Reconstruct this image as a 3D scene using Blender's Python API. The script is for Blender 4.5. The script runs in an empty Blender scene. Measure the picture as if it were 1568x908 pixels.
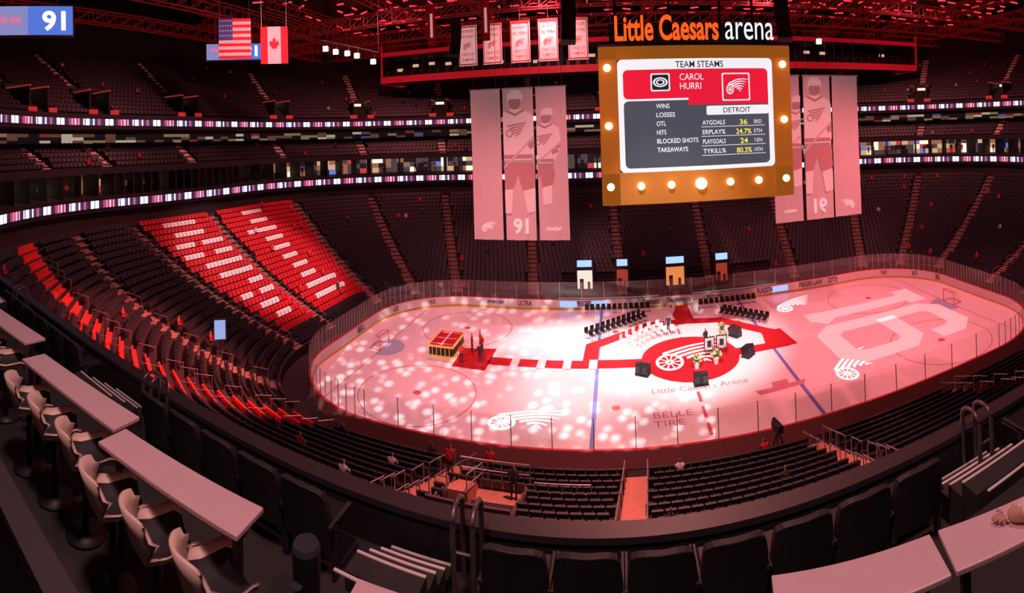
import bpy, numpy as np, math, random, bmesh
from mathutils import Matrix, Vector
random.seed(7); np.random.seed(7)
S=bpy.context.scene; COL=bpy.context.collection
try: S.view_settings.view_transform='Standard'
except Exception: pass
# ---------------------------------------------------------------- materials
def mat(name,col,rough=.6,metal=0,emit=None,es=0,noise=0,nscale=8,spec=.5):
    m=bpy.data.materials.new(name); m.use_nodes=True; nt=m.node_tree; b=nt.nodes['Principled BSDF']
    b.inputs['Base Color'].default_value=(*col,1); b.inputs['Roughness'].default_value=rough; b.inputs['Metallic'].default_value=metal
    try: b.inputs['Specular IOR Level'].default_value=spec
    except Exception: pass
    if emit:
        b.inputs['Emission Color'].default_value=(*emit,1); b.inputs['Emission Strength'].default_value=es
        if es<3:
            try: m.cycles.emission_sampling='NONE'
            except Exception: pass
    if noise:
        tc=nt.nodes.new('ShaderNodeTexCoord'); n=nt.nodes.new('ShaderNodeTexNoise'); n.inputs['Scale'].default_value=nscale
        r=nt.nodes.new('ShaderNodeMix'); r.data_type='RGBA'
        nt.links.new(tc.outputs['Object'],n.inputs['Vector']); nt.links.new(n.outputs[0],r.inputs[0])
        r.inputs[6].default_value=(*[c*(1-noise) for c in col],1); r.inputs[7].default_value=(*[min(1,c*(1+noise)) for c in col],1)
        nt.links.new(r.outputs[2],b.inputs['Base Color'])
    return m
def emi(name,col,s):
    return mat(name,(col[0]*.1,col[1]*.1,col[2]*.1),.8,0,col,s,spec=.1)
M={}
M['conc']=mat('dark_concrete',(.030,.019,.023),.8,noise=.3,nscale=.7)
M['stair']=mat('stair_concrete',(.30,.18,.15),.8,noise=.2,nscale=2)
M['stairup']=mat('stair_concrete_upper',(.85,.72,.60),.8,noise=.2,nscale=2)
M['stairred']=mat('stair_painted_red_light',(.8,.035,.03),.8,noise=.2,nscale=2)  # red light on the corner aisle, put into the step colour
M['stairor']=mat('stair_concrete_painted_light',(.62,.24,.17),.8,noise=.2,nscale=3)  # red-orange light painted into near aisle and vomitory concrete
M['seat']=mat('black_seat_plastic',(.026,.023,.031),.45,noise=.25,nscale=.25)
M['seatred']=mat('red_seat_cover',(.55,.008,.02),.6,noise=.2,nscale=.5)
M['seatwhite']=mat('white_seat_card',(.95,.85,.85),.6,noise=.1)
M['black']=mat('black_paint',(.012,.012,.014),.5,noise=.2)
M['dark']=mat('dark_wall',(.018,.014,.018),.7,noise=.3,nscale=.3)
M['metal']=mat('brushed_metal',(.5,.45,.45),.35,.8,noise=.1)
M['white']=mat('white_laminate',(.74,.50,.53),.35,noise=.04)
M['boards']=mat('rink_board_white',(.85,.78,.78),.35,noise=.05)
M['yellow']=mat('yellow_kickplate',(.8,.5,.05),.4,noise=.1)
M['red']=mat('red_paint',(.6,.01,.02),.5,noise=.15)
M['carpet']=mat('red_carpet',(.42,.0,.010),.9,noise=.15,nscale=2)
M['blue']=mat('blue_line_paint',(.16,.20,.6),.4,noise=.1)
M['redline']=mat('red_line_paint',(.6,.12,.16),.4,noise=.1)
M['fadedink']=mat('faded_ice_ink',(.55,.25,.30),.4,noise=.1)
M['logo']=mat('white_painted_projection',(1,1,1),.5,0,(1,.93,.9),.85,noise=.02)  # flat glowing decals in place of projected light
M['pinklogo']=mat('pink_painted_projection',(1,.95,.95),.5,0,(1,.8,.8),.2,noise=.02)  # faint glow of the numerals stands in for projected light
M['banner']=mat('banner_cloth',(.62,.44,.46),.8,0,(.9,.45,.47),.17,noise=.06,nscale=.6)  # banner cloth and prints glow slightly in place of lamp light
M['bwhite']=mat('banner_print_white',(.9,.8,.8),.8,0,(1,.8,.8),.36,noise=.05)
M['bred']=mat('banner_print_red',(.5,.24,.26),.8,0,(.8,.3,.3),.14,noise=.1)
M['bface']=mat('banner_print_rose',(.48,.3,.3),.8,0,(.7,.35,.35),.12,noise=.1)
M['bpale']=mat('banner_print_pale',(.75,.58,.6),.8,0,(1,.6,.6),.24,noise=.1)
M['clothb']=mat('white_banner_cloth',(.8,.6,.6),.8,0,(.95,.6,.6),.38,noise=.05)  # own glow added where the red lamps leave this cloth dim
M['skin']=mat('skin',(.6,.33,.25),.6,noise=.1)
M['skincloth']=mat('pink_sweater',(.8,.5,.52),.9,noise=.2,nscale=60)
M['suit']=mat('dark_suit',(.03,.03,.04),.8,noise=.2)
M['gold']=mat('gold_trim',(.7,.42,.1),.4,.3,(.9,.5,.12),.3,noise=.1)
def glassmat(name,a,tint=(1,.8,.8)):
    m=bpy.data.materials.new(name); m.use_nodes=True; nt=m.node_tree; nt.nodes.clear()
    o=nt.nodes.new('ShaderNodeOutputMaterial'); mx=nt.nodes.new('ShaderNodeMixShader'); t=nt.nodes.new('ShaderNodeBsdfTransparent'); g=nt.nodes.new('ShaderNodeBsdfGlossy'); d=nt.nodes.new('ShaderNodeBsdfDiffuse'); ad=nt.nodes.new('ShaderNodeMixShader')
    g.inputs['Roughness'].default_value=.1; d.inputs[0].default_value=(*tint,1); ad.inputs[0].default_value=.5
    nt.links.new(g.outputs[0],ad.inputs[1]); nt.links.new(d.outputs[0],ad.inputs[2])
    mx.inputs[0].default_value=a; nt.links.new(t.outputs[0],mx.inputs[1]); nt.links.new(ad.outputs[0],mx.inputs[2]); nt.links.new(mx.outputs[0],o.inputs[0]); return m
M['glass']=glassmat('rink_glass',.12)
def N(nt,t,**k):
    n=nt.nodes.new(t)
    for a,b in k.items(): setattr(n,a,b)
    return n
def math_(nt,op,a,b=None):
    n=N(nt,'ShaderNodeMath',operation=op)
    for i,v in enumerate((a,b)):
        if v is None: continue
        if isinstance(v,(int,float)): n.inputs[i].default_value=v
        else: nt.links.new(v,n.inputs[i])
    return n.outputs[0]
def nosample(m):
    try: m.cycles.emission_sampling='NONE'
    except Exception: pass
    return m
def ribbon_mat():
    m=nosample(mat('led_ribbon',(.01,.01,.01),.5)); nt=m.node_tree; b=nt.nodes['Principled BSDF']
    uv=N(nt,'ShaderNodeUVMap'); sp=N(nt,'ShaderNodeSeparateXYZ'); nt.links.new(uv.outputs[0],sp.inputs[0])
    u=sp.outputs[0]; v=sp.outputs[1]
    fr=math_(nt,'FRACT',math_(nt,'DIVIDE',u,7.0))
    r=N(nt,'ShaderNodeValToRGB'); cr=r.color_ramp; cr.interpolation='CONSTANT'
    st=[(0,(.02,.01,.03)),(.05,(1,.95,1)),(.12,(.15,.1,.3)),(.14,(1,.95,1)),(.21,(.03,.01,.03)),(.30,(.25,.04,.1)),(.36,(.9,.15,.3)),(.39,(.2,.03,.08)),(.42,(.95,.35,.5)),(.46,(.1,.02,.05)),(.49,(.8,.2,.35)),(.52,(.03,.01,.03)),(.60,(.55,.5,.75)),(.63,(.05,.04,.08)),(.65,(.85,.8,.95)),(.73,(.06,.04,.12)),(.80,(.7,.6,.8)),(.83,(.03,.02,.06)),(.9,(.35,.06,.14)),(.95,(.03,.02,.05))]
    while len(cr.elements)<len(st): cr.elements.new(.5)
    for e,(p,c) in zip(cr.elements,st): e.position=p; e.color=(*c,1)
    nt.links.new(fr,r.inputs[0])
    a=math_(nt,'GREATER_THAN',v,.15); c=math_(nt,'LESS_THAN',v,.85); mk=math_(nt,'MULTIPLY',a,c)
    nt.links.new(r.outputs[0],b.inputs['Emission Color']); nt.links.new(math_(nt,'MULTIPLY',mk,1.7),b.inputs['Emission Strength'])
    return m
M['ribbon']=ribbon_mat()
def suite_mat(name,cw,s,thr=.35):
    m=nosample(mat(name,(.06,.05,.05),.7)); nt=m.node_tree; b=nt.nodes['Principled BSDF']
    uv=N(nt,'ShaderNodeUVMap'); sp=N(nt,'ShaderNodeSeparateXYZ'); nt.links.new(uv.outputs[0],sp.inputs[0])
    cell=math_(nt,'FLOOR',math_(nt,'DIVIDE',sp.outputs[0],cw)); row=math_(nt,'FLOOR',math_(nt,'MULTIPLY',sp.outputs[1],3.0))
    w=N(nt,'ShaderNodeTexWhiteNoise',noise_dimensions='2D'); cb=N(nt,'ShaderNodeCombineXYZ'); nt.links.new(cell,cb.inputs[0]); nt.links.new(row,cb.inputs[1]); nt.links.new(cb.outputs[0],w.inputs['Vector'])
    r=N(nt,'ShaderNodeValToRGB'); cr=r.color_ramp; cr.interpolation='CONSTANT'
    st=[(0,(.01,.008,.012)),(thr,(.25,.10,.06)),(thr+.2,(.5,.30,.16)),(thr+.35,(.06,.04,.04)),(.84,(.95,.8,.6)),(.94,(.12,.15,.5)),(.965,(.45,.04,.04))]
    while len(cr.elements)<len(st): cr.elements.new(.5)
    for e,(p,c) in zip(cr.elements,st): e.position=p; e.color=(*c,1)
    nt.links.new(w.outputs[0],r.inputs[0]); nt.links.new(r.outputs[0],b.inputs['Emission Color']); b.inputs['Emission Strength'].default_value=s
    return m
M['suite']=suite_mat('suite_back_wall',1.1,1.3,.22); M['club']=suite_mat('club_back_wall',1.6,.4,.5)
# ---------------------------------------------------------------- mesh helpers
class MB:
    def __init__(s): s.v=[];s.f=[];s.m=[]
    def quad(s,a,b,c,d,mi=0):
        i=len(s.v); s.v+= [tuple(a),tuple(b),tuple(c),tuple(d)]; s.f.append((i,i+1,i+2,i+3)); s.m.append(mi)
    def poly(s,pts,mi=0):
        i=len(s.v); s.v+=[tuple(p) for p in pts]; s.f.append(tuple(range(i,i+len(pts)))); s.m.append(mi)
    def box(s,c,sz,rz=0,mi=0,tilt=0):
        i=len(s.v); ca,sa=math.cos(rz),math.sin(rz); ct,st=math.cos(tilt),math.sin(tilt)
        for z in (-.5,.5):
            for x,y in ((-.5,-.5),(.5,-.5),(.5,.5),(-.5,.5)):
                X=x*sz[0];Y=y*sz[1];Z=z*sz[2]
                Y,Z=Y*ct-Z*st,Y*st+Z*ct
                s.v.append((c[0]+X*ca-Y*sa,c[1]+X*sa+Y*ca,c[2]+Z))
        for q in ((0,3,2,1),(4,5,6,7),(0,1,5,4),(1,2,6,5),(2,3,7,6),(3,0,4,7)):
            s.f.append(tuple(i+k for k in q)); s.m.append(mi)
    def tube(s,pts,r,mi=0,n=8):
        pts=[Vector(p) for p in pts]; i0=len(s.v)
        for k,p in enumerate(pts):
            d=(pts[min(k+1,len(pts)-1)]-pts[max(k-1,0)]).normalized()
            a=d.cross(Vector((0,0,1)));
            if a.length<.05: a=d.cross(Vector((0,1,0)))
            a.normalize(); b=d.cross(a)
            for j in range(n):
                t=2*math.pi*j/n; s.v.append(tuple(p+a*(r*math.cos(t))+b*(r*math.sin(t))))
        for k in range(len(pts)-1):
            for j in range(n):
                s.f.append((i0+k*n+j,i0+k*n+(j+1)%n,i0+(k+1)*n+(j+1)%n,i0+(k+1)*n+j)); s.m.append(mi)
    def cyl(s,c,r,h,mi=0,n=20,r2=None):
        r2=r if r2 is None else r2; i=len(s.v)
        for k,(z,rr) in enumerate(((0,r),(h,r2))):
            for j in range(n):
                t=2*math.pi*j/n; s.v.append((c[0]+rr*math.cos(t),c[1]+rr*math.sin(t),c[2]+z))
        for j in range(n): s.f.append((i+j,i+(j+1)%n,i+n+(j+1)%n,i+n+j)); s.m.append(mi)
        s.f.append(tuple(i+n+j for j in range(n))); s.m.append(mi); s.f.append(tuple(i+j for j in reversed(range(n)))); s.m.append(mi)
    def obj(s,name,mats,parent=None,bevel=0,smooth=False):
        me=bpy.data.meshes.new(name); me.from_pydata(s.v,[],s.f)
        for m in mats: me.materials.append(m)
        me.polygons.foreach_set('material_index',s.m)
        if smooth: me.polygons.foreach_set('use_smooth',[True]*len(s.f))
        me.update(); o=bpy.data.objects.new(name,me); COL.objects.link(o)
        if parent: setpar(o,parent)
        if bevel:
            b=o.modifiers.new('b','BEVEL'); b.width=bevel; b.segments=2
        return o
def empty(name,loc=(0,0,0)):
    o=bpy.data.objects.new(name,None); o.location=loc; COL.objects.link(o); return o
def setpar(o,p):
    o.parent=p; o.matrix_parent_inverse=Matrix.Translation(-Vector(p.location))
def text(name,body,o,U,V,w,h,m,parent=None,bold=0.0,lift=0.0):
    c=bpy.data.curves.new(name,'FONT'); c.body=body; c.offset=bold; c.resolution_u=4
    t=bpy.data.objects.new(name,c); COL.objects.link(t); bpy.context.view_layer.update()
    me=bpy.data.meshes.new_from_object(t.evaluated_get(bpy.context.evaluated_depsgraph_get()))
    bpy.data.objects.remove(t); 
    n=len(me.vertices); a=np.zeros(n*3); me.vertices.foreach_get('co',a); a=a.reshape(-1,3)
    mn=a.min(0); mx=a.max(0); sy=h/(mx[1]-mn[1]); sx=sy if w is None else w/(mx[0]-mn[0])
    U=np.array(U,float);V=np.array(V,float); Nn=np.cross(U,V)
    P=np.array(o,float)+np.outer((a[:,0]-mn[0])*sx,U)+np.outer((a[:,1]-mn[1])*sy,V)+Nn*lift
    me.vertices.foreach_set('co',P.ravel()); me.materials.clear(); me.materials.append(m); me.update(); me.name=name
    ob=bpy.data.objects.new(name,me); COL.objects.link(ob)
    if parent: setpar(ob,parent)
    return ob
CE=40.9
# ---------------------------------------------------------------- bowl path
def dims(t):
    r=8.5+.75*t; return 30.5+t,13+t,r,22+.25*t,4.5+.25*t
def pt(q,t):
    A,B,r,L,W=dims(t); q=q%8; s=int(q); f=q-s
    if s==0: return (-L+2*L*f,B),(0,1)
    if s==2: return (A,W-2*W*f),(1,0)
    if s==4: return (L-2*L*f,-B),(0,-1)
    if s==6: return (-A,-W+2*W*f),(-1,0)
    cx_,cy_,a0={1:(L,W,90),3:(L,-W,0),5:(-L,-W,-90),7:(-L,W,180)}[s]
    a=math.radians(a0-90*f); return (cx_+r*math.cos(a),cy_+r*math.sin(a)),(math.cos(a),math.sin(a))
def qs(q0=0,q1=8,per=20):
    n=max(2,int(round((q1-q0)*per))+1); return np.linspace(q0,q1,n)
def ring(name,prof,m,q0=0,q1=8,per=20,parent=None):
    Q=qs(q0,q1,per); v=[];f=[]; k=len(prof)
    cum=np.zeros((k,)); last=None; us=[]
    for q in Q:
        ps=[pt(q,t)[0] for t,z in prof]
        if last is not None:
            cum=cum+np.array([math.dist(a,b) for a,b in zip(ps,last)])
        last=ps; us.append(cum.copy())
        for (x,y),(t,z) in zip(ps,prof): v.append((x,y,z))
    me=bpy.data.meshes.new(name)
    L=[]
    for i in range(len(Q)-1):
        for j in range(k-1):
            a=i*k+j; f.append((a,a+k,a+k+1,a+1)); L+= [(us[i][0],j/(k-1)),(us[i+1][0],j/(k-1)),(us[i+1][0],(j+1)/(k-1)),(us[i][0],(j+1)/(k-1))]
    me.from_pydata(v,[],f); uvl=me.uv_layers.new(name='UVMap'); uvl.data.foreach_set('uv',np.array(L).ravel())
    me.materials.append(m); o=bpy.data.objects.new(name,me); COL.objects.link(o)
    if parent: o.parent=parent
    return o
G=empty('grandstand'); SEATP=empty('stadium_seats'); RB=empty('rink_boards')
AIS=[(a,a) for a in (.155,.385,.615,.845,1.14,1.45,1.78)]+[(2.52,2.38),(3.04,3.0),(3.3,3.3),(3.62,3.62),(4.165,4.165),(4.385,4.385),(4.61,4.61),(4.82,4.82),(5.13,5.60),(5.5,5.80),(5.96,6.0),(6.48,6.62),(7.22,7.22),(7.55,7.55),(7.86,7.86)]
NR=24; T0=2.2; PITCH=.84
def aq(k,i): f=i/23; return AIS[k][0]*(1-f)+AIS[k][1]*f
zr=[.9]; 
for i in range(NR): zr.append(zr[-1]+.28+.0095*i)
prof=[(.3,.02),(T0,.02),(T0,zr[0])]
for i in range(NR):
    t=T0+i*PITCH; prof+=[(t+PITCH,zr[i]),(t+PITCH,zr[i+1])]
prof+=[(24.6,zr[NR]),(24.6,11.9)]
ring('lower_bowl_terrace',prof,M['conc'],parent=G)
def seat_template(w):
    v=[];f=[]
    def bx(x0,x1,pts):
        i=len(v)
        for x in (x0,x1):
            for y,z in pts: v.append((x,y,z))
        f.extend([(i,i+1,i+2,i+3),(i+7,i+6,i+5,i+4),(i,i+4,i+5,i+1),(i+1,i+5,i+6,i+2),(i+2,i+6,i+7,i+3),(i+3,i+7,i+4,i)])
    bx(-w,w,[(.30,.36),(.38,.36),(.50,.88),(.44,.90)])
    bx(-w*.92,w*.92,[(.12,.42),(.28,.38),(.36,.78),(.26,.80)])
    return np.array(v),f
def rowline(t,per=40):
    Q=np.linspace(0,8,per*8+1); P=np.array([pt(q,t)[0] for q in Q]); P[-1]=P[0]
    c=np.concatenate([[0],np.cumsum(np.hypot(*(np.diff(P,axis=0).T)))]); return Q,c
SEATS=[]
def rowseats(t,z,pitch,gap,keep=None,cls=None,tag=0,ri=23):
    Q,c=rowline(t); n=int(c[-1]/pitch); s=(np.arange(n)+.5)*c[-1]/n; q=np.interp(s,c,Q); sa=np.interp([aq(k,ri) for k in range(len(AIS))],Q,c)
    gp=np.array([gap+(1.1 if (k==15 and tag==0) else 0) for k in range(len(AIS))])
    for si,qi in zip(s,q):
        if np.any(np.abs(sa-si)<gp): continue
        if keep and not keep(qi): continue
        (x,y),(nx,ny)=pt(qi,t); SEATS.append((x,y,z,nx,ny,cls(qi) if cls else 0,tag))
D9=["01110","11011","11011","01111","00011","11011","01110"]; D1=["00110","01110","00110","00110","00110","00110","01111"]
def cls_for(i):
    f=i/23; a0=5.96+.04*f; a1=6.48+.14*f; a2=7.22
    def c(q):
        if a0<q<a2:
            if i<2: return 0
            D,a,b=(D9,a0,a1) if q<a1 else (D1,a1,a2)
            fx=(q-a)/(b-a)
            fx=(fx-.16)/.68; fy=(22.5-i)/19.
            if 0<=fx<1 and 0<=fy<1 and D[int(fy*7)][int(fx*5)]=='1' and i%2==0: return 2
            return 1
        return 0
    return c
def vomnear(x,y,i): return -14.0<x<-10.2 and y<-12 and 4<=i<=9
def vomfar(x,y,i): return y>12 and i<8 and any(abs(x-a)<w for a,w in ((-9.6,1.3),(-5.2,1.0),(1.0,1.5),(6.6,1.1)))
for i in range(NR):
    n0=len(SEATS)
    rowseats(T0+i*PITCH+.1,zr[i],.56,.75,keep=(lambda q,i=i: not(i<4 and (0.23<q<.78))),cls=cls_for(i),ri=i)
    SEATS[n0:]=[s for s in SEATS[n0:] if not vomnear(s[0],s[1],i)]
for i in range(5): rowseats(25.2+i*.85,16.6+i*.55,.6,.8,keep=lambda q: not(3.95<q<5.05),tag=1)
for i in range(16):
    rowseats(26.2+i*.85,22.9+i*.6,.62,1.9 if i<5 else .7,keep=lambda q: not(3.6<q<5.3),tag=2)
def build_seats(name,tag,w):
    tv,tf=seat_template(w); rows=[s for s in SEATS if s[6]==tag]; A=np.array([s[:6] for s in rows]); n=len(A); k=len(tv)
    nx,ny=A[:,3],A[:,4]; tx,ty=ny,-nx
    X=A[:,0:1]+tv[:,0]*tx[:,None]+tv[:,1]*nx[:,None]; Y=A[:,1:2]+tv[:,0]*ty[:,None]+tv[:,1]*ny[:,None]; Z=A[:,2:3]+tv[:,2][None,:]+0*X
    V=np.stack([X,Y,Z],-1).reshape(-1,3); F=(np.array(tf)[None]+ (np.arange(n)*k)[:,None,None]).reshape(-1,4)
    me=bpy.data.meshes.new(name); me.from_pydata(V.tolist(),[],F.tolist())
    for m in ('seat','seatred','seatwhite'): me.materials.append(M[m])
    me.polygons.foreach_set('material_index',np.repeat(A[:,5].astype(int),len(tf)).tolist()); me.update()
    o=bpy.data.objects.new(name,me); COL.objects.link(o); o.parent=SEATP; return n
ns=[build_seats('lower_bowl_seats',0,.25),build_seats('club_level_seats',1,.26),build_seats('upper_bowl_seats',2,.27)]
st=MB(); hr=MB()
for k_,(qa,qb) in enumerate(AIS):
    red=k_==15; near=k_ in (11,12,13,14)
    for i in range(NR):
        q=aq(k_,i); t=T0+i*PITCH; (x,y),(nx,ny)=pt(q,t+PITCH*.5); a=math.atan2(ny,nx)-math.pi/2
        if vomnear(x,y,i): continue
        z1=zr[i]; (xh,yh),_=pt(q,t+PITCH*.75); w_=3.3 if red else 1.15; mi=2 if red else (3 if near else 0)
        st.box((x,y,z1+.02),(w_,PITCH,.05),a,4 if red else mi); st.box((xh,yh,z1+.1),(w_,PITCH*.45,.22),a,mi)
        if red: st.box((xh+nx*.1,yh+ny*.1,z1+.35),(w_*.8,.12,.6),a,2)  # added red upright imitating the red-lit strips between rows
        if (i%3==1 or (red or near) and i%2==0) and i<22:
            for sd in ((-1,1) if (red or near) else (0,)):
                hw=1.6 if red else .62
                tx,ty=ny*hw*sd,-nx*hw*sd
                (xa,ya),_=pt(q,t); (xb,yb),_=pt(q,t+1.1); xa+=tx;ya+=ty;xb+=tx;yb+=ty
                hr.tube([(xa,ya,z1),(xa,ya,z1+.95),(xb,yb,z1+1.25),(xb,yb,z1+.3)],.035,n=5)
    q=qb
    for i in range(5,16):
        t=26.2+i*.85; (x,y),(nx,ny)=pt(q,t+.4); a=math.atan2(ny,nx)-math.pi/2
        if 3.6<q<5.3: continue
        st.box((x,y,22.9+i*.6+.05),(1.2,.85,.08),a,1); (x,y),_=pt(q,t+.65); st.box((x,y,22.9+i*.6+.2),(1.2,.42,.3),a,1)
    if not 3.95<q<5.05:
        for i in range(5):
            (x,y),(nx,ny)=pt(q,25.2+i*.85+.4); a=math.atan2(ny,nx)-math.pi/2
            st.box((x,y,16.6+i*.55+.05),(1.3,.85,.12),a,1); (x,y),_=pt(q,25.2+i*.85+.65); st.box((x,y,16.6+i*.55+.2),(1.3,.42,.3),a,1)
st.obj('aisle_stairs',[M['stair'],M['stairup'],M['stairred'],M['stairor'],M['conc']],G); hr.obj('aisle_handrails',[M['metal']],G)
Q0,Q1=-2.95,3.95
def rr(*a,**k): return ring(*a,q0=Q0,q1=Q1,parent=G,**k)
rr('club_fascia',[(24.6,11.9),(23.9,11.9),(23.9,13.55),(24.9,13.55)],M['dark'])
rr('led_ribbon_board',[(23.86,12.15),(23.86,13.35)],M['ribbon'])
rr('suite_rear',[(27.6,13.6),(27.6,16.1)],M['suite'])
rr('suite_soffit',[(27.6,16.1),(24.5,16.1),(24.3,16.1),(24.3,16.9),(25.2,16.9),(25.2,16.6)],M['dark'])
rr('suite_deck',[(24.9,13.55),(27.6,13.6)],M['conc'])
p=[(25.2,16.6)]
for i in range(5): p+=[(26.05+i*.85,16.6+i*.55),(26.05+i*.85,16.6+(i+1)*.55)]
p+=[(30,19.35),(30,21.3)]
rr('club_level_terrace',p,M['conc'])
rr('club_rear',[(29.95,19.6),(29.95,20.8)],M['club'])
ring('upper_deck_fascia',[(30,21.3),(24.6,21.3),(24.6,23.0),(26.2,23.0)],M['dark'],q0=-2.7,q1=3.6,parent=G)
ring('upper_led_ribbon_board',[(24.55,21.55),(24.55,22.6)],M['ribbon'],q0=-2.7,q1=3.6,parent=G)
p=[(26.2,22.9)]
for i in range(16): p+=[(27.05+i*.85,22.9+i*.6),(27.05+i*.85,22.9+(i+1)*.6)]
p+=[(42,32.6),(42,40.9)]
ring('upper_bowl_terrace',p,M['conc'],q0=-2.7,q1=3.6,parent=G)
pf=MB()
for q in np.arange(Q0,Q1,.06):
    (x,y),(nx,ny)=pt(q,25.9); a=math.atan2(ny,nx)-math.pi/2; pf.box((x,y,14.85),(.15,3.2,2.5),a)
pf.obj('suite_partitions',[M['dark']],G)
vo=MB()
for qa,q in AIS:
    if 3.6<q<5.3: continue
    (x,y),(nx,ny)=pt(q,28.2); a=math.atan2(ny,nx)-math.pi/2; tx,ty=ny,-nx
    for sgn in (-1,1): vo.box((x+tx*1.35*sgn,y+ty*1.35*sgn,24.4),(.2,4.0,3.0),a,0)
    (xb,yb),_=pt(q,30.2); vo.box((xb,yb,24.8),(2.7,.2,3.6),a,0)
    (xc,yc),_=pt(q,30.05); vo.box((xc,yc,24.0),(1.6,.12,2.0),a,1)
    (xd,yd),_=pt(q,29.9); vo.box((xd,yd,25.6),(1.5,.1,.45),a,2)
    for sgn in (-1,1):
        (xe,ye),_=pt(q,26.1); vo.box((xe+tx*1.5*sgn,ye+ty*1.5*sgn,23.3),(1.2,.12,.7),a,1)
        vo.box((x+tx*1.35*sgn,y+ty*1.35*sgn,26.0),(.26,4.1,.15),a,1)
vo.obj('upper_vomitory_portals',[M['dark'],mat('portal_red',(.5,.02,.03),.5,0,(.8,.06,.04),.3,noise=.1),emi('portal_lamp',(1,.8,.6),1.3)],G)  # portal red carries its own glow to brighten the panels
cw=MB(); cw.box((0,64.5,20),(160,.4,42),0); cw.obj('wall_back',[M['dark']])
cw=MB(); cw.box((-79.5,0,20),(.4,129,42),0); cw.obj('wall_left',[M['dark']])
cw=MB(); cw.box((79.5,0,20),(.4,129,42),0); cw.obj('wall_right',[M['dark']])
cm=MB(); cm.box((0,0,41.2),(160,130,.4)); cm.obj('ceiling',[M['dark']])
fl=MB(); fl.box((0,0,-.3),(160,130,.5)); fl.obj('floor',[M['conc']])
ld=MB()
for ix in range(-18,22):
    for iy in range(-4,15):
        X=ix*2.9+random.uniform(-.5,.5);Y=iy*3.1+random.uniform(-.4,.4)
        if random.random()<(.42 if X<-8 else .22): continue
        ld.box((X,Y,39.8),(random.uniform(1.1,1.8),.12,.18),random.choice((0,0,math.pi/2,.5,-.5)))
ld.obj('ceiling_red_led_lights',[nosample(emi('red_led',(1,.02,.03),3.6))])
tr=MB()
def truss(a,b,h=1.6,w=1.2,n=None,mi=0):
    a=Vector(a);b=Vector(b);d=b-a;n=n or int(d.length/2.2); side=Vector((d.y,-d.x,0)).normalized()*w/2; up=Vector((0,0,h))
    for s_ in (-1,1):
        for z in (0,1):
            tr.tube([a+side*s_+up*z,b+side*s_+up*z],.11,mi,4)
    for k in range(n):
        p0=a+d*k/n;p1=a+d*(k+1)/n
        for s_ in (-1,1): tr.tube([p0+side*s_,p1+side*s_+up],.06,mi,4); tr.tube([p1+side*s_,p1+side*s_+up],.06,mi,4)
for y in (20,32,44,55): truss((-68,y,35.5),(68,y,35.5))
for x in (-60,-48,-36,-24,-12,0,12,24,36,48,60): truss((x,8,37.2),(x,60,37.2))
for x in (-62,-50): truss((x,-45,35.5),(x,50,35.5))
tr.obj('roof_trusses',[mat('truss_steel_red_glow',(.16,.02,.025),.5,0,(.5,.01,.01),.10,noise=.3)])  # red light on the steel put into its colour and faint glow
# ---------------------------------------------------------------- ice
icem=mat('ice',(.88,.85,.87),.22,noise=.03,nscale=.3,spec=.4)
IR=empty('ice_rink')
ib=MB(); ib.poly([(*pt(q,0)[0],0) for q in qs(0,8,20)[:-1]]); ib.obj('ice_surface',[icem],IR)
marks=MB()
def rect(x0,x1,y0,y1,z,mi): marks.quad((x0,y0,z),(x1,y0,z),(x1,y1,z),(x0,y1,z),mi)
for x in (-7.62,7.62): rect(x-.15,x+.15,-13,13,.01,0)
for k in range(13): rect(-.12,.12,-13+2*k+.2,-13+2*k+1.6,.01,1)
rect(-27.15,-27.08,-11.9,11.9,.01,1); rect(27.08,27.15,-11.9,11.9,.01,1)
def circ(cx_,cy_,r_,w,mi,n=64,z=.01):
    for k in range(n):
        a=2*math.pi*k/n;b=2*math.pi*(k+1)/n
        marks.quad((cx_+r_*math.cos(a),cy_+r_*math.sin(a),z),(cx_+(r_+w)*math.cos(a),cy_+(r_+w)*math.sin(a),z),(cx_+(r_+w)*math.cos(b),cy_+(r_+w)*math.sin(b),z),(cx_+r_*math.cos(b),cy_+r_*math.sin(b),z),mi)
for sx in (-1,1):
    for sy in (-1,1):
        circ(21*sx,6.7*sy,4.5,.07,1); circ(21*sx,6.7*sy,0.0,.32,1,20); circ(6.1*sx,6.7*sy,0,.32,1,20)
for sx in (-1,1):
    marks.poly([(sx*27.1+(-sx)*1.9*math.cos(a),1.9*math.sin(a),.008) for a in np.linspace(-math.pi/2,math.pi/2,20)],2)
marks.obj('ice_markings',[M['blue'],M['redline'],mat('crease_blue',(.4,.55,.8),.4,noise=.05)],IR)
ring('kickplate',[(.0,0),(.0,.2)],M['yellow'],parent=RB)
ring('inner_panel',[(0,.2),(0,1.07)],M['boards'],parent=RB); ring('cap_rail',[(0,1.07),(0,1.12),(.16,1.12)],M['red'],parent=RB); ring('outer_panel',[(.16,1.12),(.16,0)],mat('board_back',(.35,.12,.12),.6,noise=.15),parent=RB)
ring('glass',[(.1,1.12),(.1,3.0)],M['glass'],parent=RB)
gp=MB()
for q in qs(0,8,18):
    (x,y),(nx,ny)=pt(q,.1); gp.box((x,y,2.05),(.05,.05,1.9),math.atan2(ny,nx))
gp.obj('glass_posts',[M['metal']],RB)
adm=mat('advert_ink',(.12,.02,.04),.5,noise=.1); adb=mat('advert_blue',(.03,.06,.3),.5,noise=.1)
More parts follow.
